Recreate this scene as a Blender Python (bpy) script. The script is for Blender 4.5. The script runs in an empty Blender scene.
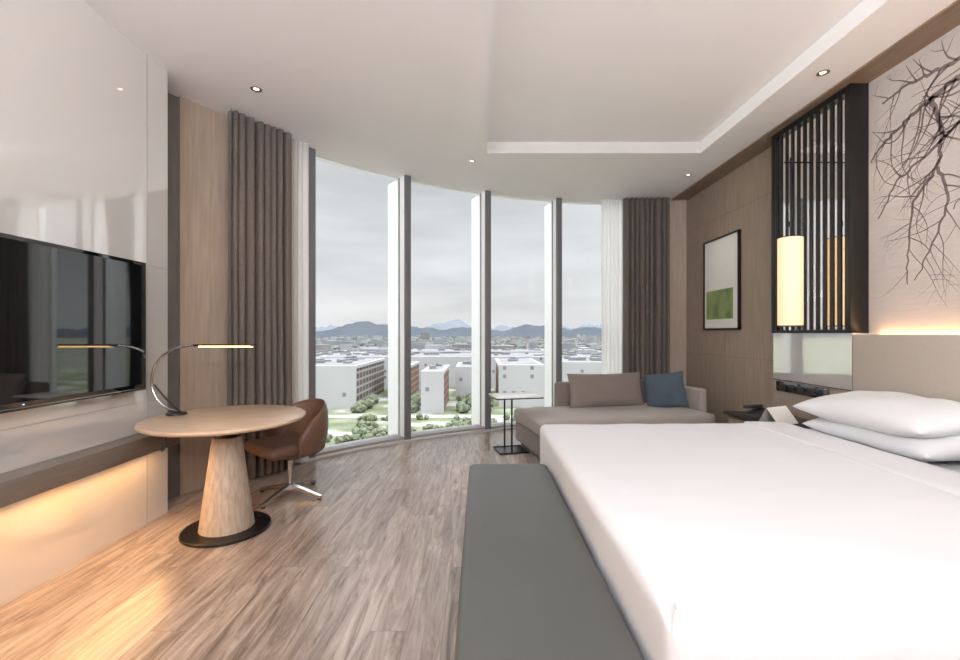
import bpy, bmesh, math, random
from mathutils import Vector, Matrix, noise
R=math.radians
scene=bpy.context.scene
scene.view_settings.view_transform='Standard'
scene.view_settings.look='None'
scene.view_settings.exposure=0.14
CX,CY,RAD=2.30,1.17,5.30
H=3.20
XL,XR=-2.27,2.95
random.seed(7)

# ---------------------------------------------------------------- materials
def new_mat(name):
    m=bpy.data.materials.new(name); m.use_nodes=True
    nt=m.node_tree; return m,nt,nt.nodes['Principled BSDF']
def mat(name,col,rough=0.5,metal=0.0,noise_amt=0.06,nscale=8.0,stretch=(1,1,1),bump=0.0,bscale=60,spec=0.5,sheen=0.0,coat=0.0,coat_ior=1.5):
    m,nt,b=new_mat(name)
    N=nt.nodes; L=nt.links
    tc=N.new('ShaderNodeTexCoord'); mp=N.new('ShaderNodeMapping'); mp.inputs['Scale'].default_value=stretch
    L.new(tc.outputs['Object'],mp.inputs['Vector'])
    n=N.new('ShaderNodeTexNoise'); n.inputs['Scale'].default_value=nscale; n.inputs['Detail'].default_value=5
    L.new(mp.outputs[0],n.inputs['Vector'])
    r=N.new('ShaderNodeValToRGB')
    r.color_ramp.elements[0].position=0.3; r.color_ramp.elements[1].position=0.7
    c0=[max(0,c*(1-noise_amt)) for c in col]; c1=[min(1,c*(1+noise_amt)) for c in col]
    r.color_ramp.elements[0].color=(*c0,1); r.color_ramp.elements[1].color=(*c1,1)
    L.new(n.outputs['Fac'],r.inputs['Fac']); L.new(r.outputs['Color'],b.inputs['Base Color'])
    b.inputs['Roughness'].default_value=rough; b.inputs['Metallic'].default_value=metal
    b.inputs['Specular IOR Level'].default_value=spec
    b.inputs['Sheen Weight'].default_value=sheen
    b.inputs['Coat Weight'].default_value=coat; b.inputs['Coat IOR'].default_value=coat_ior
    if bump>0:
        n2=N.new('ShaderNodeTexNoise'); n2.inputs['Scale'].default_value=bscale; n2.inputs['Detail'].default_value=3
        L.new(mp.outputs[0],n2.inputs['Vector'])
        bp=N.new('ShaderNodeBump'); bp.inputs['Strength'].default_value=bump; bp.inputs['Distance'].default_value=0.01
        L.new(n2.outputs['Fac'],bp.inputs['Height']); L.new(bp.outputs[0],b.inputs['Normal'])
    return m
def emis(name,col,strength,base=None):
    m,nt,b=new_mat(name)
    b.inputs['Base Color'].default_value=(*(base or col),1)
    b.inputs['Emission Color'].default_value=(*col,1); b.inputs['Emission Strength'].default_value=strength
    return m
def floor_mat():
    m,nt,b=new_mat('wood_plank_floor'); N=nt.nodes; L=nt.links
    tc=N.new('ShaderNodeTexCoord'); sp=N.new('ShaderNodeSeparateXYZ'); L.new(tc.outputs['Object'],sp.inputs[0])
    cb=N.new('ShaderNodeCombineXYZ'); L.new(sp.outputs['Y'],cb.inputs['X']); L.new(sp.outputs['X'],cb.inputs['Y'])
    br=N.new('ShaderNodeTexBrick'); L.new(cb.outputs[0],br.inputs['Vector'])
    br.inputs['Scale'].default_value=1.0; br.inputs['Brick Width'].default_value=1.25; br.inputs['Row Height'].default_value=0.16
    br.inputs['Mortar Size'].default_value=0.0010; br.inputs['Mortar Smooth'].default_value=0.1
    br.inputs['Color1'].default_value=(0,0,0,1); br.inputs['Color2'].default_value=(1,1,1,1); br.inputs['Mortar'].default_value=(0.5,0.5,0.5,1)
    br.offset=0.43; br.offset_frequency=3; br.squash=1.35; br.squash_frequency=2
    sc=N.new('ShaderNodeMath'); sc.operation='MULTIPLY'; sc.inputs[1].default_value=17.0; L.new(br.outputs['Color'],sc.inputs[0])
    c2=N.new('ShaderNodeCombineXYZ')
    mx=N.new('ShaderNodeMath'); mx.operation='MULTIPLY'; mx.inputs[1].default_value=18; L.new(sp.outputs['X'],mx.inputs[0])
    my=N.new('ShaderNodeMath'); my.operation='MULTIPLY'; my.inputs[1].default_value=1.9; L.new(sp.outputs['Y'],my.inputs[0])
    L.new(mx.outputs[0],c2.inputs['X']); L.new(my.outputs[0],c2.inputs['Y']); L.new(sc.outputs[0],c2.inputs['Z'])
    n=N.new('ShaderNodeTexNoise'); n.inputs['Scale'].default_value=1.0; n.inputs['Detail'].default_value=10; n.inputs['Roughness'].default_value=0.70; n.inputs['Distortion'].default_value=1.2
    L.new(c2.outputs[0],n.inputs['Vector'])
    r=N.new('ShaderNodeValToRGB'); e=r.color_ramp.elements
    e[0].position=0.33; e[0].color=(0.112,0.084,0.068,1)
    e[1].position=0.67; e[1].color=(0.43,0.365,0.315,1)
    x=e.new(0.47); x.color=(0.255,0.203,0.170,1)
    L.new(n.outputs['Fac'],r.inputs['Fac'])
    mr=N.new('ShaderNodeMapRange'); mr.inputs['To Min'].default_value=0.86; mr.inputs['To Max'].default_value=1.12; L.new(br.outputs['Color'],mr.inputs['Value'])
    mm=N.new('ShaderNodeMix'); mm.data_type='RGBA'; mm.blend_type='MULTIPLY'; mm.inputs['Factor'].default_value=1
    L.new(r.outputs['Color'],mm.inputs['A']); L.new(mr.outputs[0],mm.inputs['B'])
    m2=N.new('ShaderNodeMix'); m2.data_type='RGBA'; m2.inputs['B'].default_value=(0.11,0.085,0.07,1)
    L.new(br.outputs['Fac'],m2.inputs['Factor']); L.new(mm.outputs['Result'],m2.inputs['A'])
    L.new(m2.outputs['Result'],b.inputs['Base Color'])
    b.inputs['Roughness'].default_value=0.28; b.inputs['Specular IOR Level'].default_value=0.5
    bp=N.new('ShaderNodeBump'); bp.inputs['Strength'].default_value=0.10; bp.inputs['Distance'].default_value=0.003
    L.new(n.outputs['Fac'],bp.inputs['Height']); L.new(bp.outputs[0],b.inputs['Normal'])
    return m
def glass_mat():
    m=bpy.data.materials.new('window_glass'); m.use_nodes=True; nt=m.node_tree; N=nt.nodes; L=nt.links
    for x in list(N): N.remove(x)
    o=N.new('ShaderNodeOutputMaterial'); t=N.new('ShaderNodeBsdfTransparent'); t.inputs['Color'].default_value=(0.975,0.98,0.98,1)
    g=N.new('ShaderNodeBsdfGlossy'); g.inputs['Roughness'].default_value=0.02
    f=N.new('ShaderNodeFresnel'); f.inputs['IOR'].default_value=1.2
    mx=N.new('ShaderNodeMixShader'); L.new(f.outputs[0],mx.inputs[0]); L.new(t.outputs[0],mx.inputs[1]); L.new(g.outputs[0],mx.inputs[2]); L.new(mx.outputs[0],o.inputs[0])
    return m
def sheer_mat():
    m=bpy.data.materials.new('sheer_voile'); m.use_nodes=True; nt=m.node_tree; N=nt.nodes; L=nt.links
    for x in list(N): N.remove(x)
    o=N.new('ShaderNodeOutputMaterial'); t=N.new('ShaderNodeBsdfTransparent')
    d=N.new('ShaderNodeBsdfDiffuse'); d.inputs['Color'].default_value=(0.92,0.91,0.90,1)
    tl=N.new('ShaderNodeBsdfTranslucent'); tl.inputs['Color'].default_value=(0.97,0.96,0.95,1)
    a=N.new('ShaderNodeMixShader'); L.new(d.outputs[0],a.inputs[1]); L.new(tl.outputs[0],a.inputs[2]); a.inputs[0].default_value=0.7
    mx=N.new('ShaderNodeMixShader'); mx.inputs[0].default_value=0.55; L.new(t.outputs[0],mx.inputs[1]); L.new(a.outputs[0],mx.inputs[2]); L.new(mx.outputs[0],o.inputs[0])
    return m
M={}
M['floor']=floor_mat()
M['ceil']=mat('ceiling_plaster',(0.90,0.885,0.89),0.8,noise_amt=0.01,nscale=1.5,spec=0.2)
M['tray_shade']=mat('ceiling_painted_shade',(0.52,0.505,0.495),0.8,noise_amt=0.01,nscale=1.5,spec=0.2)  # ceiling plaster darkened: shade put into the colour
M['lacq']=mat('white_lacquer_panel',(0.63,0.61,0.58),0.03,noise_amt=0.01,nscale=1,spec=1.0,coat=1.0,coat_ior=2.7)
M['seam']=mat('shadow_gap',(0.30,0.28,0.26),0.6)
M['reveal']=mat('dark_reveal',(0.13,0.115,0.105),0.6)
M['woodwall']=mat('oak_veneer_wall',(0.30,0.232,0.18),0.5,noise_amt=0.12,nscale=6,stretch=(6,6,0.5))
M['wooddk']=mat('walnut_trim',(0.24,0.165,0.115),0.45,noise_amt=0.12,nscale=6,stretch=(6,0.6,6))
M['wallp']=mat('wallpaper_grasscloth',(0.53,0.475,0.44),0.75,noise_amt=0.04,nscale=10,stretch=(1,0.7,14))
M['art_branch']=mat('mural_ink',(0.225,0.18,0.17),0.7)
M['black']=mat('black_metal',(0.012,0.011,0.011),0.35,metal=0.3)
M['blackgl']=mat('black_glass',(0.005,0.006,0.007),0.03,spec=0.8,coat=1.0,coat_ior=1.5)
M['bronze']=mat('dark_bronze_metal',(0.035,0.03,0.028),0.35,metal=0.8)
M['framed']=mat('dark_window_frame',(0.12,0.12,0.122),0.45)
M['framew']=mat('white_aluminium',(0.86,0.86,0.865),0.45,noise_amt=0.01)
M['curtain']=mat('taupe_curtain',(0.105,0.083,0.070),0.9,noise_amt=0.10,nscale=40,sheen=0.1)
M['sheer']=sheer_mat(); M['glass']=glass_mat()
M['linen']=mat('white_bed_linen',(0.655,0.662,0.675),0.85,noise_amt=0.008,nscale=3,bump=0.15,bscale=5,spec=0.2,sheen=0.05)
M['leather']=mat('grey_leather',(0.076,0.079,0.072),0.45,noise_amt=0.05,nscale=3,bump=0.05,bscale=150)
M['brownl']=mat('brown_leather',(0.115,0.060,0.038),0.42,noise_amt=0.12,nscale=6,bump=0.05,bscale=120)
M['tablew']=mat('light_oak',(0.49,0.36,0.25),0.35,noise_amt=0.10,nscale=5,stretch=(1,7,7))
M['conew']=mat('oak_cone',(0.32,0.25,0.19),0.55,noise_amt=0.22,nscale=12,stretch=(5,5,0.8))
M['chrome']=mat('chrome',(0.55,0.54,0.52),0.15,metal=1.0)
M['sofa']=mat('greige_fabric',(0.28,0.243,0.22),0.9,noise_amt=0.05,nscale=60,bump=0.15,bscale=300,sheen=0.1)
M['sofad']=mat('taupe_fabric',(0.170,0.138,0.122),0.9,noise_amt=0.05,nscale=60,bump=0.15,bscale=300,sheen=0.1)
M['blue']=mat('slate_blue_fabric',(0.050,0.073,0.098),0.85,noise_amt=0.1,nscale=60,sheen=0.1)
M['headb']=mat('beige_upholstery',(0.42,0.37,0.315),0.75,noise_amt=0.03,nscale=60)
M['marble']=mat('white_marble',(0.75,0.74,0.73),0.2,noise_amt=0.05,nscale=4)
M['mirror']=mat('grey_mirror',(0.78,0.76,0.75),0.05,metal=0.6,noise_amt=0.01)
M['mirrord']=mat('screen_backing_glass',(0.90,0.85,0.80),0.05,metal=0.85,noise_amt=0.01)
M['plastic']=mat('black_plastic',(0.02,0.02,0.022),0.35)
M['paper']=mat('white_card',(0.8,0.78,0.74),0.6,noise_amt=0.01)
M['warm']=emis('warm_led',(1.0,0.58,0.24),4.0)
M['lampled']=emis('desk_led',(1.0,0.60,0.22),4.0)
M['down']=emis('downlight_bulb',(1.0,0.80,0.55),3.0)
M['shade']=emis('lamp_shade_glow',(1.0,0.68,0.34),0.80,(0.4,0.36,0.30))
M['led']=emis('standby_led',(0.6,0.7,1.0),1.0)

# ---------------------------------------------------------------- helpers
def link(o,parent=None):
    scene.collection.objects.link(o)
    if parent: o.parent=parent
    return o
def empty(name,loc=(0,0,0),rotz=0,sc=1):
    e=bpy.data.objects.new(name,None); e.location=loc; e.rotation_euler=(0,0,rotz); e.empty_display_size=0.1; e.scale=(sc,sc,sc)
    scene.collection.objects.link(e); return e
def mesh(name,verts,faces,m,parent=None,smooth=False,sharp=35):
    me=bpy.data.meshes.new(name); me.from_pydata([tuple(v) for v in verts],[],faces)
    bm=bmesh.new(); bm.from_mesh(me); bmesh.ops.recalc_face_normals(bm,faces=bm.faces); bm.to_mesh(me); bm.free()
    me.materials.append(m)
    if smooth:
        for p in me.polygons: p.use_smooth=True
        me.set_sharp_from_angle(angle=R(sharp))
    return link(bpy.data.objects.new(name,me),parent)
def from_bm(name,bm,m,parent=None,smooth=True,sharp=35):
    bmesh.ops.recalc_face_normals(bm,faces=bm.faces)
    me=bpy.data.meshes.new(name); bm.to_mesh(me); bm.free(); me.materials.append(m)
    if smooth:
        for p in me.polygons: p.use_smooth=True
        me.set_sharp_from_angle(angle=R(sharp))
    return link(bpy.data.objects.new(name,me),parent)
def box(name,x0,x1,y0,y1,z0,z1,m,parent=None,bev=0.0,seg=2):
    bm=bmesh.new(); bmesh.ops.create_cube(bm,size=1)
    for v in bm.verts: v.co=Vector((x0+(v.co.x+.5)*(x1-x0),y0+(v.co.y+.5)*(y1-y0),z0+(v.co.z+.5)*(z1-z0)))
    if bev>0: bmesh.ops.bevel(bm,geom=list(bm.edges),offset=bev,segments=seg,affect='EDGES',profile=0.5)
    return from_bm(name,bm,m,parent)
def boxes(name,lst,m,parent=None):
    V=[];F=[]
    for (x0,x1,y0,y1,z0,z1) in lst:
        b=len(V)
        V+=[(x0,y0,z0),(x1,y0,z0),(x1,y1,z0),(x0,y1,z0),(x0,y0,z1),(x1,y0,z1),(x1,y1,z1),(x0,y1,z1)]
        F+=[[b+i for i in f] for f in [(0,1,2,3),(4,5,6,7),(0,1,5,4),(1,2,6,5),(2,3,7,6),(3,0,4,7)]]
    return mesh(name,V,F,m,parent)
def axc(a,b,r,n):
    t=[0,.12,.27,.45,.68,1.0]
    L=[a+r*x for x in t]+[a+r+(b-a-2*r)*i/n for i in range(1,n)]+[b-r*x for x in reversed(t)]
    return L
def soft_box(name,x0,x1,y0,y1,z0,z1,r,m,parent=None,n=(20,20,4),amp=0.0,sc=2.0,fn=None):
    A=[axc(x0,x1,r,n[0]),axc(y0,y1,r,n[1]),axc(z0,z1,r,n[2])]
    idx={};V=[];F=[]
    def vid(i,j,k):
        if (i,j,k) not in idx:
            p=Vector((A[0][i],A[1][j],A[2][k]))
            c=Vector((min(max(p.x,x0+r),x1-r),min(max(p.y,y0+r),y1-r),min(max(p.z,z0+r),z1-r)))
            d=p-c
            if d.length>1e-6: p=c+d.normalized()*r
            if amp: 
                nv=noise.noise(Vector((p.x*sc,p.y*sc,p.z*sc+3.1)))+0.5*noise.noise(Vector((p.x*sc*2.3,p.y*sc*2.3,p.z*sc*2.3)))
                p=p+(d.normalized() if d.length>1e-6 else Vector((0,0,1)))*amp*nv
            if fn: p=fn(p)
            idx[(i,j,k)]=len(V); V.append(p)
        return idx[(i,j,k)]
    nx,ny,nz=[len(a)-1 for a in A]
    for i in range(nx):
        for j in range(ny):
            for k in (0,nz): F.append([vid(i,j,k),vid(i+1,j,k),vid(i+1,j+1,k),vid(i,j+1,k)])
    for i in range(nx):
        for k in range(nz):
            for j in (0,ny): F.append([vid(i,j,k),vid(i+1,j,k),vid(i+1,j,k+1),vid(i,j,k+1)])
    for j in range(ny):
        for k in range(nz):
            for i in (0,nx): F.append([vid(i,j,k),vid(i,j+1,k),vid(i,j+1,k+1),vid(i,j,k+1)])
    return mesh(name,V,F,m,parent,smooth=True,sharp=60)
def lathe(name,prof,m,parent=None,loc=(0,0,0),seg=64,sharp=40):
    V=[];F=[]
    for (r,z) in prof:
        for s in range(seg):
            a=2*math.pi*s/seg; V.append((loc[0]+r*math.cos(a),loc[1]+r*math.sin(a),loc[2]+z))
    for i in range(len(prof)-1):
        for s in range(seg):
            F.append([i*seg+s,i*seg+(s+1)%seg,(i+1)*seg+(s+1)%seg,(i+1)*seg+s])
    if prof[0][0]>1e-5: F.append(list(range(seg)))
    if prof[-1][0]>1e-5: F.append([(len(prof)-1)*seg+s for s in range(seg)])
    return mesh(name,V,F,m,parent,smooth=True,sharp=sharp)
def tube(name,pts,r,m,parent=None,cyc=False,res=6,bez=False):
    cu=bpy.data.curves.new(name,'CURVE'); cu.dimensions='3D'; cu.bevel_depth=r; cu.bevel_resolution=res; cu.use_fill_caps=True
    s=cu.splines.new('BEZIER' if bez else 'POLY')
    if bez:
        s.bezier_points.add(len(pts)-1)
        for bp,p in zip(s.bezier_points,pts): bp.co=p; bp.handle_left_type='AUTO'; bp.handle_right_type='AUTO'
        cu.resolution_u=12
    else:
        s.points.add(len(pts)-1)
        for sp,p in zip(s.points,pts): sp.co=(*p,1)
    s.use_cyclic_u=cyc
    cu.materials.append(m)
    return link(bpy.data.objects.new(name,cu),parent)
def pillow(name,L,W,T,m,mtx,parent=None,n=28,amp=0.006,seed=0):
    V=[];F=[]
    for side in (1,-1):
        for i in range(n+1):
            for j in range(n+1):
                u=-1+2*i/n; v=-1+2*j/n
                u=math.sin(u*math.pi/2); v=math.sin(v*math.pi/2)
                t=((1-abs(u)**2.6)*(1-abs(v)**2.6))
                t=max(t,0)**0.45
                px=u*L/2*(1-0.06*(1-v*v)*abs(u)); py=v*W/2*(1-0.07*(1-u*u)*abs(v))
                z=side*(T/2*t)+ (amp*noise.noise(Vector((px*7+seed,py*7,side)))*2*t)
                V.append(mtx@Vector((px,py,z+0.0)))
    b=(n+1)*(n+1)
    for s in (0,1):
        for i in range(n):
            for j in range(n):
                a=s*b+i*(n+1)+j
                F.append([a,a+1,a+n+2,a+n+1])
    o=mesh(name,V,F,m,parent,smooth=True,sharp=180)
    bm=bmesh.new(); bm.from_mesh(o.data); bmesh.ops.remove_doubles(bm,verts=bm.verts,dist=0.0005); bmesh.ops.recalc_face_normals(bm,faces=bm.faces); bm.to_mesh(o.data); bm.free()
    for p in o.data.polygons: p.use_smooth=True
    return o
def arc(a,r): return (CX+r*math.cos(R(a)),CY+r*math.sin(R(a)))
def arc_solid(name,a0,a1,r0,r1,z0,z1,m,parent=None,n=24):
    V=[];F=[]
    for i in range(n+1):
        a=a0+(a1-a0)*i/n
        for (r,z) in ((r0,z0),(r1,z0),(r1,z1),(r0,z1)): V.append((*arc(a,r),z))
    for i in range(n):
        for k in range(4): F.append([i*4+k,i*4+(k+1)%4,(i+1)*4+(k+1)%4,(i+1)*4+k])
    F.append([0,1,2,3]); F.append([n*4+k for k in range(4)])
    return mesh(name,V,F,m,parent,smooth=True,sharp=30)
def yarc(x,r): return CY+math.sqrt(max(r*r-(x-CX)**2,0))

# ---------------------------------------------------------------- room shell
YB=-2.6
xs=[-2.75+ (XR+0.15+2.75)*i/60 for i in range(61)]
def slab(name,z0,z1,m,rr):
    V=[];F=[]
    pts=[(x,yarc(x,rr)) for x in xs]
    for z in (z0,z1):
        for (x,y) in pts: V+= [(x,YB-0.15,z),(x,y,z)]
    n=len(pts)
    for L in (0,1):
        for i in range(n-1):
            a=L*2*n+2*i; F.append([a,a+2,a+3,a+1])
    for i in range(n-1):
        a=2*i;b=2*n+2*i
        F.append([a,a+2,b+2,b]); F.append([a+1,a+3,b+3,b+1])
    F.append([0,1,2*n+1,2*n]); F.append([2*n-2,2*n-1,4*n-1,4*n-2])
    return mesh(name,V,F,m)
slab('floor',-0.15,0.0,M['floor'],RAD+0.25)
TX0,TX1,TY0,TY1,TZ=0.07,2.33,-1.4,4.76,H+0.12
def ceiling():
    V=[];F=[]
    cols=sorted(set([-2.75+(0.07+2.75)*i/30 for i in range(31)]+[TX0+(TX1-TX0)*i/24 for i in range(25)]+[TX1+(XR+0.15-TX1)*i/8 for i in range(9)]))
    def quad(x0,x1,ya0,ya1,yb0,yb1,z):
        b=len(V); V.extend([(x0,ya0,z),(x1,ya1,z),(x1,yb1,z),(x0,yb0,z)]); F.append([b,b+1,b+2,b+3])
    rr=RAD+0.25
    for x0,x1 in zip(cols[:-1],cols[1:]):
        if x1-x0<1e-6: continue
        if x0>=TX0-1e-6 and x1<=TX1+1e-6:
            quad(x0,x1,TY1,TY1,yarc(x0,rr),yarc(x1,rr),H)
            quad(x0,x1,YB-.15,YB-.15,TY0,TY0,H)
            quad(x0,x1,TY0,TY0,TY1,TY1,TZ)
        else: quad(x0,x1,YB-.15,YB-.15,yarc(x0,rr),yarc(x1,rr),H)
        quad(x0,x1,YB-.15,YB-.15,yarc(x0,rr),yarc(x1,rr),H+0.3)
        b=len(V); V.extend([(x0,yarc(x0,rr),H),(x1,yarc(x1,rr),H),(x1,yarc(x1,rr),H+.3),(x0,yarc(x0,rr),H+.3)]); F.append([b,b+1,b+2,b+3])
    def wq(p,q):
        b=len(V); V.extend([(p[0],p[1],H),(q[0],q[1],H),(q[0],q[1],TZ),(p[0],p[1],TZ)]); F.append([b,b+1,b+2,b+3])
    wq((TX0,TY0),(TX1,TY0)); wq((TX1,TY0),(TX1,TY1)); wq((TX1,TY1),(TX0,TY1)); wq((TX0,TY1),(TX0,TY0))
    me=bpy.data.meshes.new('ceiling'); me.from_pydata(V,[],F)
    bm=bmesh.new(); bm.from_mesh(me); bmesh.ops.remove_doubles(bm,verts=bm.verts,dist=0.0005); bm.to_mesh(me); bm.free()
    me.materials.append(M['ceil']); link(bpy.data.objects.new('ceiling',me))
ceiling()
box('tray_shade_strip',TX0,TX1,TY1-0.006,TY1-0.001,H,TZ-0.001,M['tray_shade'])  # thin strip over the tray's far face, shade painted as darker colour
box('wall_right',XR,XR+0.15,YB-0.15,6.6,0,H,M['woodwall'])
box('wall_back',-2.75,XR,YB-0.15,YB,0,H,M['wallp'])
box('wall_left',-2.75,XL,YB,3.27,0,H,M['lacq'])
arc_solid('wall_left_curved',141.0,152.6,RAD,RAD+0.15,0,H,M['woodwall'])
arc_solid('wall_left_reveal',152.6,163,RAD+0.03,RAD+0.15,0,H,M['reveal'])
arc_solid('wall_window_end',81,90.3,RAD,RAD+0.15,0,H,M['woodwall'])
boxes('trim_panel_joints_left',[(XL,XL+0.002,3.065,3.070,0,H),(XL,XL+0.002,3.07,3.27,1.76,1.764),(XL,XL+0.002,1.0,3.27,0.835,0.838)],M['seam'])
boxes('trim_panel_joints_right',[(XR-0.002,XR,4.33,6.42,2.72,2.728),(XR-0.002,XR,5.42,5.427,0,H-0.012),(XR-0.002,XR,4.33,6.42,1.02,1.027)],M['wooddk'])
box('trim_soffit_right',2.72,XR,YB,6.38,H-0.012,H,M['wooddk'])
mural=box('wall_right_mural_panel',XR-0.012,XR,YB,3.40,0,H-0.012,M['wallp'])
lg=empty('floating_wall_ledge')
box('ledge_shelf',XL,XL+0.14,YB,3.20,0.52,0.635,mat('ledge_taupe',(0.19,0.158,0.13),0.4,noise_amt=.08,nscale=6,stretch=(6,.6,6)),lg,0.004)
box('led_strip',XL+0.02,XL+0.04,YB,3.17,0.512,0.5195,M['warm'],lg)
wd=empty('added_light_cabinet')  # unseen cabinet behind the camera, added to carry the ceiling fill light
box('carcass',-2.2,2.7,YB+0.001,YB+0.6,0,2.30,M['woodwall'],wd)
boxes('door_joints',[(x-0.003,x+0.003,YB+0.6,YB+0.603,0.05,2.25) for x in (-1.4,-0.6,0.2,1.0,1.8)],M['black'],wd)

# ---------------------------------------------------------------- windows
mull=[139.4,126.7,114.4,102.9,91.0]
for i,a in enumerate(mull):
    e=empty('window_mullion' if i==0 else 'window_mullion.%03d'%i,(*arc(a,RAD),0),R(a))
    box('inner_frame',0.0,0.022,-0.042,0.042,0,H,M['framed'],e,0.004)
    box('fin_body',0.022,0.48,-0.037,0.037,0,H,M['framew'],e,0.003)
    boxes('glazing_bead',[(0.145,0.175,-0.045,-0.037,0.05,H),(0.145,0.175,0.037,0.045,0.05,H)],M['framed'],e)
for i in range(4):
    a1,a0=mull[i]-0.5,mull[i+1]+0.5
    arc_solid('window_%d'%(i+1),a0,a1,RAD+0.155,RAD+0.165,0.05,H,M['glass'])
arc_solid('trim_window_sill',90.3,141,RAD+0.02,RAD+0.25,0,0.045,mat('sill_grey',(0.26,0.25,0.24),0.5),n=50)
arc_solid('trim_window_floor_channel',90.3,141,RAD-0.06,RAD+0.02,0,0.02,mat('sill_metal',(0.38,0.36,0.34),0.4),n=50)

def curtain(name,a0,a1,rc,amp,per,m,z0=0.015,z1=H-0.005,n=None,seed=0.0):
    n=n or int(abs(a1-a0)/0.05)
    V=[];F=[];rows=14
    for k in range(rows+1):
        z=z0+(z1-z0)*k/rows
        for i in range(n+1):
            a=a0+(a1-a0)*i/n
            ph=a/per*2*math.pi+1.5*noise.noise(Vector((a*0.6,seed,0)))*2+0.5*noise.noise(Vector((a*0.8,z*0.7,seed+4)))
            w=math.sin(ph)+0.25*math.sin(2.3*ph+seed)
            w=math.copysign(min(1,abs(w))**0.75,w)
            av=0.75+0.7*abs(noise.noise(Vector((a*0.9,seed+7,z*0.25))))
            r=rc+amp*w*av*(0.85+0.25*(1-k/rows))
            aa=a+0.10*math.cos(ph)*per
            V.append((*arc(aa,r),z))
    for k in range(rows):
        for i in range(n):
            b=k*(n+1)+i; F.append([b,b+1,b+n+2,b+n+1])
    o=mesh(name,V,F,m,smooth=True,sharp=180)
    s=o.modifiers.new('thick','SOLIDIFY'); s.thickness=0.004
    return o
curtain('blackout_curtain',142.6,149.2,RAD-0.13,0.055,0.80,M['curtain'],seed=1.3)
curtain('blackout_curtain.001',86.0,93.0,RAD-0.13,0.055,0.80,M['curtain'],seed=5.2)
curtain('sheer_curtain',140.0,142.8,RAD-0.05,0.02,0.6,M['sheer'],seed=2.2)
curtain('sheer_curtain.001',92.8,96.4,RAD-0.05,0.02,0.6,M['sheer'],seed=9.1)

# ---------------------------------------------------------------- downlights
DL=[(-1.74,3.50),(-0.09,4.97),(2.50,3.28),(2.50,5.40),(-1.74,0.6),(2.5,0.6)]
for i,(x,y) in enumerate(DL):
    e=empty('recessed_downlight' if i==0 else 'recessed_downlight.%03d'%i,(x,y,H))
    lathe('trim_ring',[(0.022,-0.001),(0.040,-0.001),(0.042,-0.004),(0.040,-0.007),(0.030,-0.008),(0.022,-0.002)],M['chrome'],e,seg=32)
    lathe('bulb',[(0.0,-0.005),(0.012,-0.005),(0.021,-0.003),(0.021,-0.001)],M['down'],e,seg=24)

# ---------------------------------------------------------------- TV
tv=empty('wall_mounted_television')
ty0,ty1,tz0,tz1=1.45,2.95,0.93,1.76
box('mount',XL,XL+0.03,1.9,2.5,1.15,1.55,M['plastic'],tv)
box('body',XL+0.03,XL+0.075,ty0,ty1,tz0,tz1,M['plastic'],tv,0.006)
box('bezel',XL+0.07,XL+0.082,ty0,ty1,tz0,tz1,M['blackgl'],tv,0.003)
box('display',XL+0.0815,XL+0.083,ty0+0.022,ty1-0.022,tz0+0.04,tz1-0.022,M['blackgl'],tv)
box('lower_trim',XL+0.082,XL+0.0835,ty0+0.01,ty1-0.01,tz0+0.012,tz0+0.016,M['chrome'],tv)
box('led',XL+0.0835,XL+0.084,2.15,2.16,tz0+0.025,tz0+0.03,M['led'],tv)

# ---------------------------------------------------------------- round table
tb=empty('round_pedestal_table',(-1.675,2.98,0))
lathe('top',[(0.0,0.715),(0.46,0.715),(0.48,0.722),(0.487,0.733),(0.485,0.745),(0.477,0.75),(0.0,0.75)],M['tablew'],tb,seg=96)
lathe('collar',[(0.0,0.615),(0.062,0.615),(0.062,0.700),(0.11,0.705),(0.11,0.7148),(0.0,0.7148)],M['black'],tb)
lathe('cone',[(0.0,0.022),(0.165,0.022),(0.163,0.03),(0.088,0.608),(0.083,0.615),(0.0,0.615)],M['conew'],tb)
lathe('base_disc',[(0.0,0.0),(0.262,0.0),(0.267,0.004),(0.267,0.016),(0.262,0.0215),(0.0,0.0215)],M['bronze'],tb,seg=96)
box('cable_box',-0.36,-0.27,-0.18,-0.10,0.66,0.7148,M['plastic'],tb,0.006)
tube('cable',[(-0.315,-0.14,0.665),(-0.30,-0.16,0.60),(-0.325,-0.15,0.56),(-0.345,-0.13,0.60)],0.006,M['plastic'],tb,bez=True)

# ---------------------------------------------------------------- desk lamp
dl=empty('desk_lamp',(-2.05,3.04,0.7505))
lathe('base',[(0.0,0.0),(0.06,0.0),(0.063,0.004),(0.06,0.012),(0.03,0.018),(0.012,0.024),(0.0,0.024)],M['bronze'],dl)
tube('stem',[(0.01,0,0.018),(-0.09,0,0.06),(-0.155,0,0.15),(-0.168,0,0.25),(-0.125,0,0.36),(-0.04,0,0.43),(0.07,0,0.462),(0.17,0,0.466)],0.0085,M['chrome'],dl,bez=True)
tube('stem_brace',[(0.03,0.0,0.015),(-0.04,0,0.075),(-0.11,0,0.15),(-0.15,0,0.20)],0.006,M['bronze'],dl,bez=True)
box('head',0.12,0.52,-0.018,0.018,0.459,0.474,M['bronze'],dl,0.004)
box('led_bar',0.16,0.51,-0.019,0.014,0.453,0.463,M['lampled'],dl)

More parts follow.
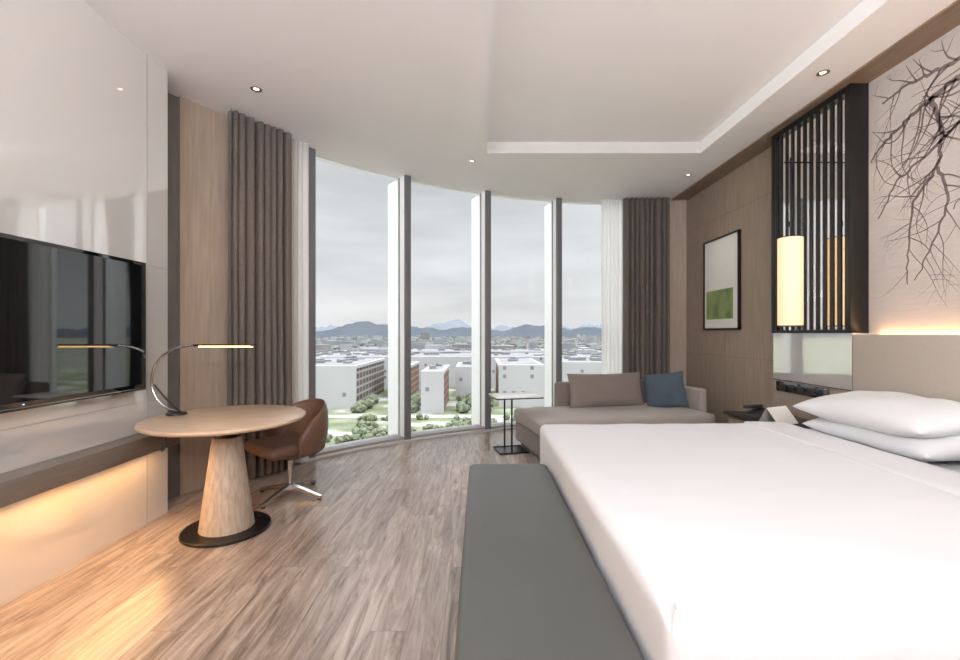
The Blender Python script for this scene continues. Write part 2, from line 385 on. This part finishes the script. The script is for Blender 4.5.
# ---------------------------------------------------------------- chair
ch=empty('swivel_leather_chair',(-1.52,3.60,0),R(140),0.95)
def seatfn(p):
    return Vector((p.x*(1-0.06*max(0,-p.y)),p.y,p.z+0.02*(p.x/0.25)**2*0.5))
soft_box('seat',-0.25,0.25,-0.20,0.28,0.375,0.47,0.045,M['brownl'],ch,n=(12,12,2),fn=seatfn)
lathe('seat_shell',[(0.0,0.335),(0.12,0.335),(0.20,0.352),(0.235,0.372),(0.225,0.38),(0.0,0.38)],M['brownl'],ch)
V=[];F=[];n=36;rows=12
for s in (0,1):
    for k in range(rows+1):
        t=k/rows
        for i in range(n+1):
            u=-1+2*i/n
            a=R(-90)+u*R(105)
            taper=math.cos(u*math.pi/2*0.94)**0.5
            zt=0.44+0.345*taper; zb=0.37
            rr=0.25+0.03*t+0.02*math.sin(t*math.pi)
            th=0.024*math.sin(min(1,t*1.0)*math.pi)**0.3 if 0<t<1 else 0.004
            r=rr+(th if s else -th)
            V.append((r*math.cos(a)*1.02,r*math.sin(a)*0.98,zb+(zt-zb)*t))
b=(rows+1)*(n+1)
for s in (0,1):
    for k in range(rows):
        for i in range(n):
            q=s*b+k*(n+1)+i; F.append([q,q+1,q+n+2,q+n+1])
for k in range(rows):
    for i in (0,n):
        q=k*(n+1)+i; F.append([q,q+n+1,b+q+n+1,b+q])
for i in range(n):
    for k in (0,rows):
        q=k*(n+1)+i; F.append([q,q+1,b+q+1,b+q])
mesh('back_shell',V,F,M['brownl'],ch,smooth=True,sharp=80)
lathe('column',[(0.0,0.06),(0.032,0.06),(0.032,0.10),(0.02,0.11),(0.02,0.30),(0.05,0.32),(0.09,0.336),(0.0,0.336)],M['chrome'],ch,seg=32)
for i in range(4):
    a=R(22+90*i); c,s=math.cos(a),math.sin(a)
    V=[]; 
    for (d,w,z0,z1) in ((0.02,0.022,0.055,0.10),(0.16,0.018,0.04,0.07),(0.31,0.014,0.012,0.034)):
        for (sw,z) in ((-w,z0),(w,z0),(w,z1),(-w,z1)): V.append((d*c-sw*s,d*s+sw*c,z))
    F=[[j*4+k,j*4+(k+1)%4,(j+1)*4+(k+1)%4,(j+1)*4+k] for j in range(2) for k in range(4)]+[[0,1,2,3],[8,9,10,11]]
    mesh('foot_%d'%(i+1),V,F,M['chrome'],ch)
    lathe('glide_%d'%(i+1),[(0,0),(0.016,0),(0.016,0.014),(0,0.014)],M['plastic'],ch,loc=(0.295*c,0.295*s,0),seg=16)

# ---------------------------------------------------------------- bench
bn=empty('upholstered_bench')
def rrect(name,x0,x1,y0,y1,z0,z1,rc,rt,m,parent):
    V=[];F=[]
    prof=[(0,z0+0.0),(0,z1-rt)]+[(rt*(1-math.cos(t*math.pi/12)),z1-rt+rt*math.sin(t*math.pi/12)) for t in range(1,7)]
    ring=[]
    for (cx,cy,a0) in ((x1-rc,y1-rc,0),(x0+rc,y1-rc,90),(x0+rc,y0+rc,180),(x1-rc,y0+rc,270)):
        for k in range(9): ring.append((cx,cy,R(a0+k*90/8)))
    n=len(ring)
    for (ins,z) in prof:
        for (cx,cy,a) in ring: V.append((cx+(rc-ins)*math.cos(a),cy+(rc-ins)*math.sin(a),z))
    for i in range(len(prof)-1):
        for s in range(n): F.append([i*n+s,i*n+(s+1)%n,(i+1)*n+(s+1)%n,(i+1)*n+s])
    F.append(list(range(n))); F.append([(len(prof)-1)*n+s for s in range(n)])
    return mesh(name,V,F,m,parent,smooth=True,sharp=30)
rrect('cushion',-0.068,0.425,0.55,2.87,0.30,0.47,0.045,0.022,M['leather'],bn)
rrect('base_rail',-0.04,0.405,0.57,2.81,0.22,0.30,0.03,0.004,M['sofad'],bn)
for i,(x,y) in enumerate([(0.0,2.7),(0.36,2.7),(0.0,0.68),(0.36,0.68)]):
    box('leg_%d'%(i+1),x-0.02,x+0.02,y-0.02,y+0.02,0,0.22,M['bronze'],bn,0.003)

# ---------------------------------------------------------------- bed
bd=empty('king_bed')
box('base',0.52,2.78,1.12,3.34,0.06,0.27,M['sofad'],bd,0.01)
for i,(x,y) in enumerate([(0.65,1.25),(2.6,1.25),(0.65,3.2),(2.6,3.2)]):
    box('foot_%d'%(i+1),x-0.03,x+0.03,y-0.03,y+0.03,0,0.06,M['black'],bd)
soft_box('mattress',0.47,2.785,1.08,3.37,0.272,0.595,0.06,M['linen'],bd,n=(30,30,4),amp=0.003)
def duv(p):
    p.z+=0.006*math.sin(p.x*2.0)*math.sin(p.y*1.3)
    # gathered folds where the cover turns the near foot-end corner
    d=math.hypot(p.x-0.445,p.y-1.05)
    if d<0.35:
        k=(1-d/0.35)**1.5
        ang=math.atan2(p.y-1.05,p.x-0.445)
        p.z+=0.012*k*math.sin(ang*9)
    return p
soft_box('duvet',0.445,2.10,1.05,3.40,0.20,0.625,0.045,M['linen'],bd,n=(70,90,10),amp=0.007,sc=2.2,fn=duv)
soft_box('sheet_fold',1.98,2.28,1.06,3.39,0.56,0.637,0.018,M['linen'],bd,n=(8,60,3),amp=0.003,sc=4)
def pm(x,y,z,tilt,rz=0): return Matrix.Translation((x,y,z))@Matrix.Rotation(rz,4,'Z')@Matrix.Rotation(tilt,4,'Y')@Matrix.Rotation(R(90),4,'Z')
pillow('pillow_1',0.88,0.52,0.19,M['linen'],pm(2.52,2.72,0.685,R(-4)),bd,seed=1,amp=0.009)
pillow('pillow_2',0.88,0.54,0.20,M['linen'],pm(2.50,2.76,0.815,R(-7),R(3)),bd,seed=4,amp=0.009)
pillow('pillow_3',0.86,0.52,0.19,M['linen'],pm(2.52,1.62,0.685,R(-4)),bd,seed=7)
pillow('pillow_4',0.86,0.52,0.19,M['linen'],pm(2.50,1.60,0.815,R(-7)),bd,seed=9)
hb=empty('upholstered_headboard')
box('panel_1',2.80,XR-0.05,2.25,3.385,0.0,1.29,M['headb'],hb,0.008)
box('panel_2',2.80,XR-0.05,1.10,2.244,0.0,1.29,M['headb'],hb,0.008)
box('panel_3',2.80,XR-0.05,-0.2,1.094,0.0,1.29,M['headb'],hb,0.008)
box('led_strip',2.905,2.92,-0.1,3.36,1.250,1.256,M['warm'],hb)

def ribbons():
    V=[];F=[]
    def ribbon(pts,w0,w1):
        n=len(pts); b=len(V)
        for i,(y,z) in enumerate(pts):
            a=pts[max(0,i-1)]; c=pts[min(n-1,i+1)]
            dy,dz=c[0]-a[0],c[1]-a[1]; l=math.hypot(dy,dz) or 1
            w=w0+(w1-w0)*i/(n-1)
            V.append((XR-0.0135,y-dz/l*w,z+dy/l*w)); V.append((XR-0.0135,y+dz/l*w,z-dy/l*w))
        for i in range(n-1): F.append([b+2*i,b+2*i+1,b+2*i+3,b+2*i+2])
    def ok(p): return 1.45<p[1]<H-0.03 and -2<p[0]<3.38
    def grow(p,a,L,w,depth):
        pts=[p]; st=0.035; n=max(3,int(L/st)); kink=0
        for i in range(n):
            kink=kink*0.7+random.gauss(0,0.16)
            a+=kink*0.6
            a+= -0.03*math.cos(a)*(1 if depth>0 else .4)
            q=(pts[-1][0]+st*math.cos(a),pts[-1][1]+st*math.sin(a))
            if not ok(q): break
            pts.append(q)
            if depth<4 and i>1 and random.random()<(0.16 if depth<3 else .10):
                grow(q,a+random.choice((-1,1))*random.uniform(0.5,1.1),L*random.uniform(0.35,0.6),w*(1-0.7*i/n)*0.6,depth+1)
        if len(pts)>2: ribbon(pts,w,w*0.25)
    def s(pts): return [(0.974*y,1.3+0.974*(z-1.3)) for y,z in pts]
    mains=[([(2.3,2.95),(2.6,3.0),(2.84,3.02),(3.03,3.04),(3.21,3.05),(3.41,3.02)],.020,.007),
           ([(2.3,2.75),(2.6,2.84),(2.84,2.92),(3.06,2.85),(3.25,2.77),(3.41,2.69),(3.5,2.58)],.023,.007),
           ([(3.0,2.87),(2.93,2.62),(2.96,2.40),(3.13,2.22),(3.17,1.88),(3.18,1.60)],.017,.004),
           ([(2.96,2.40),(2.90,2.15),(3.0,1.9),(3.14,1.62)],.012,.004),
           ([(2.5,2.80),(2.75,2.66),(3.05,2.50),(3.25,2.40),(3.42,2.12)],.015,.005),
           ([(1.2,3.0),(1.5,2.7),(1.9,2.55),(2.3,2.5),(2.7,2.3),(2.9,2.05)],.016,.004),
           ([(0.3,3.0),(0.6,2.6),(1.0,2.4),(1.3,2.1)],.016,.004)]
    for pts,w0,w1 in mains:
        pts=s(pts)
        out=[]
        for i in range(len(pts)-1):
            for k in range(7):
                t=k/7; y=pts[i][0]*(1-t)+pts[i+1][0]*t+random.gauss(0,.006); z=pts[i][1]*(1-t)+pts[i+1][1]*t+random.gauss(0,.006)
                if y<3.38: out.append((y,z))
        ribbon(out,w0,w1)
        for i in range(2,len(out)-2,2):
            a=math.atan2(out[i+1][1]-out[i-1][1],out[i+1][0]-out[i-1][0])
            if random.random()<0.85:
                grow(out[i],a+random.choice((-1,1))*random.uniform(.5,1.1),random.uniform(.25,.65),(w0+(w1-w0)*i/len(out))*.5,2)
    me=bpy.data.meshes.new('branch_mural'); me.from_pydata(V,[],F); me.materials.append(M['art_branch'])
    link(bpy.data.objects.new('branch_mural',me),mural)
ribbons()

# ---------------------------------------------------------------- slatted screen + mirror unit
ss=empty('slatted_wall_screen')
sx=2.80
box('end_post',sx,XR-0.013,3.40,3.455,1.30,H-0.012,M['black'],ss,0.003)
box('far_post',sx,sx+0.05,4.29,4.325,1.30,H-0.012,M['black'],ss,0.002)
box('top_rail',sx,XR,3.455,4.29,H-0.06,H-0.012,M['black'],ss)
box('bottom_rail',sx,XR,3.455,4.29,1.30,1.325,M['black'],ss)
boxes('slats',[(sx+0.003,sx+0.016,y-0.014,y+0.014,1.325,H-0.06) for y in [3.455+0.076*(i+0.7) for i in range(11)]],M['black'],ss)
box('glass_backing',sx+0.035,sx+0.05,3.455,4.30,1.325,H-0.06,M['mirrord'],ss)
mp=empty('bedside_wall_unit')
box('mirror_panel',sx+0.01,XR-0.013,3.40,4.31,0.86,1.298,M['mirror'],mp)
box('lower_panel',sx+0.01,XR-0.013,3.40,4.31,0.0,0.858,M['woodwall'],mp)
box('mirror_edge',sx+0.006,sx+0.0098,3.40,4.31,0.86,0.866,M['black'],mp)
box('socket_plate',sx-0.002,sx+0.0098,3.62,4.25,0.76,0.85,M['blackgl'],mp,0.001)
for i in range(5):
    box('socket_%d'%(i+1),sx-0.006,sx-0.002,3.66+i*0.115,3.74+i*0.115,0.775,0.835,M['plastic'],mp,0.0015)

ns=empty('bedside_table')
box('top',2.30,sx+0.008,3.44,4.27,0.535,0.56,M['black'],ns,0.003)
box('body',2.34,sx+0.008,3.47,4.24,0.20,0.535,M['wooddk'],ns,0.003)
box('drawer_front',2.333,2.3395,3.50,4.21,0.37,0.51,M['woodwall'],ns)
box('drawer_front_lower',2.333,2.3395,3.50,4.21,0.22,0.355,M['woodwall'],ns)
box('plinth',2.40,2.75,3.53,4.18,0,0.20,M['black'],ns)
ph=empty('telephone',(2.50,4.03,0.5605),R(-70))
V=[(-0.09,-0.10,0),(0.09,-0.10,0),(0.09,0.10,0),(-0.09,0.10,0),(-0.085,-0.095,0.02),(0.085,-0.095,0.02),(0.085,0.095,0.06),(-0.085,0.095,0.06)]
mesh('body',V,[(0,1,2,3),(4,5,6,7),(0,1,5,4),(1,2,6,5),(2,3,7,6),(3,0,4,7)],M['plastic'],ph)
soft_box('handset',-0.085,-0.035,-0.10,0.10,0.058,0.09,0.012,M['plastic'],ph,n=(3,8,2))
nt_=empty('tent_card',(2.45,3.72,0.5605),R(25))
V=[(-0.13,-0.10,0),(0.13,-0.10,0),(0.13,0.0,0.13),(-0.13,0.0,0.13),(-0.13,0.07,0),(0.13,0.07,0)]
mesh('card',V,[(0,1,2,3),(3,2,5,4)],M['paper'],nt_)
box('notepad',2.64,2.77,3.48,3.66,0.5605,0.575,M['paper'],None,0.003)

# pendant lamp
pl=empty('bedside_pendant_lamp',(2.62,3.80,0))
lathe('shade',[(0.090,1.365),(0.092,1.37),(0.092,2.095),(0.090,2.10)],M['shade'],pl,seg=48)
lathe('top_cap',[(0.0,2.10),(0.093,2.10),(0.094,2.106),(0.0,2.112)],M['black'],pl,seg=48)
lathe('bottom_ring',[(0.0,1.355),(0.093,1.355),(0.094,1.362),(0.0,1.3649)],M['black'],pl,seg=48)
tube('rod',[(0,0,2.11),(0,0,2.78)],0.006,M['black'],pl)
tube('bracket_arm',[(-0.05,0,2.74),(0.185,0,2.74)],0.007,M['black'],pl)
lathe('rod_knob',[(0,2.20),(0.014,2.20),(0.014,2.24),(0,2.24)],M['black'],pl,seg=20)

# ---------------------------------------------------------------- framed artwork
fa=empty('framed_artwork')
ay0,ay1,az0,az1=5.08,5.88,1.34,2.47
boxes('frame',[(XR-0.035,XR-0.001,ay0,ay0+0.018,az0,az1),(XR-0.035,XR-0.001,ay1-0.018,ay1,az0,az1),(XR-0.035,XR-0.001,ay0,ay1,az0,az0+0.018),(XR-0.035,XR-0.001,ay0,ay1,az1-0.018,az1)],M['black'],fa)
def paint():
    m,nt,b=new_mat('grass_print'); N=nt.nodes; L=nt.links
    tc=N.new('ShaderNodeTexCoord')
    mp=N.new('ShaderNodeMapping'); mp.inputs['Scale'].default_value=(1,3,2.0); L.new(tc.outputs['Object'],mp.inputs['Vector'])
    n=N.new('ShaderNodeTexNoise'); n.inputs['Scale'].default_value=1.6; n.inputs['Detail'].default_value=3; L.new(mp.outputs[0],n.inputs['Vector'])
    r=N.new('ShaderNodeValToRGB'); e=r.color_ramp.elements
    e[0].position=0.35; e[0].color=(0.12,0.18,0.05,1); e[1].position=0.72; e[1].color=(0.34,0.40,0.20,1)
    L.new(n.outputs['Fac'],r.inputs['Fac']); L.new(r.outputs['Color'],b.inputs['Base Color']); b.inputs['Roughness'].default_value=0.35
    return m
box('mount_board',XR-0.02,XR-0.001,ay0+0.018,ay1-0.018,az0+0.018,az1-0.018,mat('print_mount',(0.70,0.69,0.66),0.5,noise_amt=0.01),fa)
box('print',XR-0.0215,XR-0.0202,ay0+0.13,ay1-0.06,az0+0.13,az0+0.49,paint(),fa)

# ---------------------------------------------------------------- daybed
db=empty('chaise_daybed',(0.60,4.42,0),R(13))
LW,DP=2.02,0.92
soft_box('seat_cushion',0,LW,0,DP,0.26,0.42,0.04,M['sofa'],db,n=(24,12,3),amp=0.004)
box('base_frame',0.02,LW-0.02,0.02,DP-0.02,0.05,0.262,M['sofad'],db,0.01)
for i,(x,y) in enumerate([(0.1,0.1),(LW-0.1,0.1),(0.1,DP-0.1),(LW-0.1,DP-0.1)]):
    box('leg_%d'%(i+1),x-0.025,x+0.025,y-0.025,y+0.025,0,0.05,M['black'],db)
soft_box('back_panel',0.55,LW+0.08,DP+0.002,DP+0.10,0.05,0.70,0.03,M['sofad'],db,n=(16,3,6))
soft_box('arm_panel',LW+0.002,LW+0.09,0.25,DP-0.0,0.05,0.66,0.03,M['sofa'],db,n=(3,12,6))
pillow('back_cushion',0.98,0.42,0.20,M['sofad'],Matrix.Translation((1.13,DP-0.13,0.61))@Matrix.Rotation(R(78),4,'X'),db,seed=3)
pillow('throw_pillow',0.46,0.44,0.16,M['blue'],Matrix.Translation((1.80,DP-0.33,0.61))@Matrix.Rotation(R(-42),4,'Z')@Matrix.Rotation(R(70),4,'X')@Matrix.Rotation(R(10),4,'Z'),db,seed=5,amp=0.012)

# ---------------------------------------------------------------- side table
st=empty('metal_side_table',(0.34,4.98,0),R(13))
box('top',-0.21,0.33,-0.17,0.17,0.60,0.618,M['marble'],st,0.003)
tube('top_frame',[(-0.2,-0.16,0.592),(0.32,-0.16,0.592),(0.32,0.16,0.592),(-0.2,0.16,0.592)],0.006,M['black'],st,cyc=True)
tube('base_frame',[(-0.16,-0.15,0.010),(0.16,-0.15,0.010),(0.16,0.15,0.010),(-0.16,0.15,0.010)],0.008,M['black'],st,cyc=True)
box('base_plate',-0.16,0.16,-0.15,0.15,0.0,0.008,M['black'],st)
for i,(x,y) in enumerate([(-0.03,-0.14),(-0.03,0.14)]):
    tube('leg_%d'%(i+1),[(x,y,0.008),(x,y,0.592)],0.010,M['black'],st)

# ---------------------------------------------------------------- exterior
G=-34.0
def ground_mat():
    m,nt,b=new_mat('landscape'); N=nt.nodes; L=nt.links
    tc=N.new('ShaderNodeTexCoord')
    n=N.new('ShaderNodeTexNoise'); n.inputs['Scale'].default_value=0.06; n.inputs['Detail'].default_value=6; L.new(tc.outputs['Object'],n.inputs['Vector'])
    r=N.new('ShaderNodeValToRGB'); e=r.color_ramp.elements
    e[0].position=0.42; e[0].color=(0.115,0.14,0.075,1); e[1].position=0.62; e[1].color=(0.36,0.35,0.33,1)
    x=e.new(0.53); x.color=(0.19,0.215,0.13,1)
    L.new(n.outputs['Fac'],r.inputs['Fac'])
    L.new(r.outputs['Color'],b.inputs['Base Color']); b.inputs['Roughness'].default_value=0.95
    return m
boxes('ground_outside',[(-4500,4500,20,6000,G-1,G)],ground_mat())
def facade_mat(name,c1,c2,scale):
    m,nt,b=new_mat(name); N=nt.nodes; L=nt.links
    tc=N.new('ShaderNodeTexCoord'); sp=N.new('ShaderNodeSeparateXYZ'); L.new(tc.outputs['Object'],sp.inputs[0])
    ad=N.new('ShaderNodeMath'); ad.operation='ADD'; L.new(sp.outputs['X'],ad.inputs[0]); L.new(sp.outputs['Y'],ad.inputs[1])
    cb=N.new('ShaderNodeCombineXYZ'); L.new(ad.outputs[0],cb.inputs['X']); L.new(sp.outputs['Z'],cb.inputs['Y'])
    br=N.new('ShaderNodeTexBrick'); br.inputs['Scale'].default_value=scale; br.inputs['Brick Width'].default_value=1.6; br.inputs['Row Height'].default_value=0.95
    br.inputs['Mortar Size'].default_value=0.16; br.offset=0
    br.inputs['Color1'].default_value=c1; br.inputs['Color2'].default_value=tuple(x*0.6 for x in c1[:3])+(1,); br.inputs['Mortar'].default_value=c2
    L.new(cb.outputs[0],br.inputs['Vector']); L.new(br.outputs['Color'],b.inputs['Base Color']); b.inputs['Roughness'].default_value=0.7
    return m
fac1=facade_mat('grey_louvre_facade',(0.12,0.11,0.11,1),(0.36,0.33,0.31,1),0.27)
fac2=facade_mat('red_louvre_facade',(0.14,0.11,0.11,1),(0.36,0.18,0.13,1),0.27)
bw=mat('white_cladding',(0.46,0.46,0.465),0.8,noise_amt=0.05,nscale=0.05)
roof=mat('grey_roof',(0.22,0.22,0.23),0.9,noise_amt=0.15,nscale=0.08)
def building(name,x0,x1,y0,y1,h,side):
    e=empty(name)
    boxes('facades',[(x0+0.5,x1-0.5,y0+1.5,y1,G,G+h-1.5)],side,e)
    boxes('end_wall',[(x0,x1,y0,y0+1.5,G,G+h),(x0,x1,y0+1.5,y1,G+h-1.5,G+h)],bw,e)
    wl=[]
    nx=int((x1-x0)/4.5)
    for a in range(nx):
        for f in range(int(h/4)):
            if random.random()<0.16: wl.append((x0+2+a*4.4,x0+3.6+a*4.4,y0-0.05,y0+0.1,G+1.6+f*4,G+3.4+f*4))
    if wl: boxes('end_windows',wl,roof,e)
    rl=[(x0+2,x1-2,y0+4,y1-4,G+h,G+h+0.2)]
    for k in range(int((y1-y0)/12)*max(1,int((x1-x0)/12))):
        rx=random.uniform(x0+3,x1-9); ry=random.uniform(y0+6,y1-12)
        rl.append((rx,rx+random.uniform(2,6),ry,ry+random.uniform(3,6),G+h+0.2,G+h+random.uniform(0.8,2.0)))
    boxes('roof_plant',rl,roof,e)
building('office_building',-97,-58,210,275,20,fac1)
building('office_building.001',-50,-38,244,284,17.5,fac2)
building('office_building.002',-26,-16,198,238,18.5,fac2)
building('office_building.003',9,31,216,272,20,fac2)
building('office_building.004',44,84,245,287,19.5,fac1)
building('office_building.005',-104,105,292,345,20,fac1)
building('office_building.006',-165,-108,310,430,17.5,fac1)
building('office_building.007',-13,4,240,276,17.5,fac2)
building('office_building.008',-60,60,365,410,20.5,fac1)
lst=[]
for i in range(1400):
    y=random.uniform(445,2600); x=random.uniform(-1.0,1.0)*y*0.55
    w=random.uniform(8,36); d=random.uniform(8,30); h=random.choice((5,6,8,10,14,18))*random.uniform(.7,1.2)
    if random.random()<0.04: h*=1.7
    lst.append((x,x+w,y,y+d,G,G+h))
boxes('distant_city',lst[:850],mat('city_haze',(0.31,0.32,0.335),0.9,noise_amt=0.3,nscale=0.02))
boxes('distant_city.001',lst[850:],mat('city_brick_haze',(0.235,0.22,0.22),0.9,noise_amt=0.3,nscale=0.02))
def trees(name,count,gen,col):
    V=[];F=[]
    t=bmesh.new(); bmesh.ops.create_icosphere(t,subdivisions=2,radius=1)
    bv=[v.co.copy() for v in t.verts]; bf=[[v.index for v in f.verts] for f in t.faces]; t.free()
    for i in range(count):
        x,y,s=gen(); b=len(V)
        for v in bv:
            k=1+0.6*noise.noise(v*2.3+Vector((i,0,0)))
            V.append((x+v.x*s*k,y+v.y*s*k,G+s*0.85+v.z*s*0.95*k))
        F+= [[b+j for j in f] for f in bf]
    mesh(name,V,F,mat(name+'_foliage',col,0.95,noise_amt=0.5,nscale=0.8),smooth=False)
def g1():
    while True:
        y=random.uniform(110,184); x=random.uniform(-0.45,0.4)*y
        if 132<y<143: continue
        if noise.noise(Vector((x*0.06,y*0.06,0)))>-0.02: return x,y,random.uniform(0.6,1.6)
def g2():
    y=random.uniform(440,1700); x=random.uniform(-0.6,0.5)*y; return x,y,random.uniform(4,9)
def g3():
    y=random.uniform(198,236); x=random.choice((random.uniform(-56,-52),random.uniform(-36,-29),random.uniform(-12,6),random.uniform(34,42))); return x,y,random.uniform(1.2,2.4)
trees('park_trees',620,g1,(0.145,0.17,0.105)); trees('distant_trees',1200,g2,(0.145,0.165,0.15)); trees('courtyard_trees',150,g3,(0.135,0.16,0.10))
rd=mat('pale_paving',(0.36,0.36,0.35),0.9)
boxes('road_outside',[(-160,160,135.5,140,G,G+0.1),(-160,160,187,193,G,G+0.1)],rd)
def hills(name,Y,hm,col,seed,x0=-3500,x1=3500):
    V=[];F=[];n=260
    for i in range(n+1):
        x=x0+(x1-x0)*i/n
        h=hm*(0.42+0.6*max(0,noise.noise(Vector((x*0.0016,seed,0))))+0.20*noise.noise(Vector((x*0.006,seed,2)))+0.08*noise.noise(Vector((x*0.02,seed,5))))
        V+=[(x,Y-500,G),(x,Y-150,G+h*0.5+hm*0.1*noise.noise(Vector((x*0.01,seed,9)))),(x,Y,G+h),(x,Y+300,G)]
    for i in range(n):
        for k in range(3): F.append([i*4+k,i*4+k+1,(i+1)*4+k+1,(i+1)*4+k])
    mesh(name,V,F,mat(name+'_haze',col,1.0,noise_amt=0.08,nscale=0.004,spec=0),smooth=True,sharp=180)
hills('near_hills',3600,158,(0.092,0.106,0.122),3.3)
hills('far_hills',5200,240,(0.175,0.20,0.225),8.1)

# ---------------------------------------------------------------- world (overcast: bright zenith, dimmer horizon)
w=bpy.data.worlds.new('overcast_sky'); scene.world=w; w.use_nodes=True
N=w.node_tree.nodes; L=w.node_tree.links
bg=N['Background']; tc=N.new('ShaderNodeTexCoord'); sp=N.new('ShaderNodeSeparateXYZ'); L.new(tc.outputs['Generated'],sp.inputs[0])
r=N.new('ShaderNodeValToRGB'); e=r.color_ramp.elements
e[0].position=0.0; e[0].color=(0.80,0.805,0.81,1); e[1].position=1.0; e[1].color=(0.64,0.65,0.68,1)
x=e.new(0.10); x.color=(0.75,0.76,0.775,1); x=e.new(0.35); x.color=(0.66,0.675,0.70,1)
L.new(sp.outputs['Z'],r.inputs['Fac'])
mp_=N.new('ShaderNodeMapping'); mp_.inputs['Scale'].default_value=(1.5,1.5,7); L.new(tc.outputs['Generated'],mp_.inputs['Vector'])
n=N.new('ShaderNodeTexNoise'); n.inputs['Scale'].default_value=1.6; n.inputs['Detail'].default_value=6; n.inputs['Roughness'].default_value=0.5; L.new(mp_.outputs[0],n.inputs['Vector'])
mr=N.new('ShaderNodeMapRange'); mr.inputs['From Min'].default_value=0.3; mr.inputs['From Max'].default_value=0.7; mr.inputs['To Min'].default_value=0.82; mr.inputs['To Max'].default_value=1.12; L.new(n.outputs['Fac'],mr.inputs['Value'])
mx=N.new('ShaderNodeMix'); mx.data_type='RGBA'; mx.blend_type='MULTIPLY'; mx.inputs['Factor'].default_value=1; L.new(r.outputs['Color'],mx.inputs['A']); L.new(mr.outputs[0],mx.inputs['B'])
zr=N.new('ShaderNodeMapRange'); zr.inputs['From Min'].default_value=0.38; zr.inputs['From Max'].default_value=0.80; zr.inputs['To Min'].default_value=1.0; zr.inputs['To Max'].default_value=7.5; L.new(sp.outputs['Z'],zr.inputs['Value'])
L.new(mx.outputs['Result'],bg.inputs['Color']); L.new(zr.outputs[0],bg.inputs['Strength'])

# ---------------------------------------------------------------- lights
def area(name,loc,rot,sx_,sy_,power,col,parent=None):
    l=bpy.data.lights.new(name,'AREA'); l.shape='RECTANGLE'; l.size=sx_; l.size_y=sy_; l.energy=power; l.color=col
    o=bpy.data.objects.new(name,l); o.location=loc; o.rotation_euler=rot; link(o,parent); return o
area('added_ceiling_fill',(0.25,YB+0.35,2.42),(R(180-44),0,0),4.6,0.45,470,(0.955,0.965,1.0))  # added fill behind the camera to brighten the ceiling, no known lamp
area('added_rear_fill',(-0.6,-1.3,H-0.02),(R(25),0,0),2.4,0.6,25,(1.0,0.98,0.97))  # added fill lamp out of view, brightens the room from behind
for i,(x,y) in enumerate(DL[:5]):
    l=bpy.data.lights.new('downlight_spot','SPOT'); l.energy=14; l.spot_size=R(85); l.spot_blend=0.8; l.shadow_soft_size=0.02; l.color=(1,0.80,0.60)
    o=bpy.data.objects.new('downlight_spot',l); o.location=(x,y,H-0.03); link(o)
area('headboard_glow',(2.918,1.6,1.27),(R(180),R(-10),0),0.03,3.4,9,(1,0.56,0.25))
area('ledge_glow',(XL+0.10,0.9,0.508),(0,R(-25),0),0.03,4.4,32,(1,0.53,0.20))

# ---------------------------------------------------------------- camera
cam=bpy.data.cameras.new('camera'); cam.sensor_width=36; cam.lens=450/960*36; cam.clip_end=9000; cam.clip_start=0.05
cam.shift_y=3/960
co=bpy.data.objects.new('camera',cam); co.location=(0,0,1.30); co.rotation_euler=(R(90),0,0); link(co); scene.camera=co
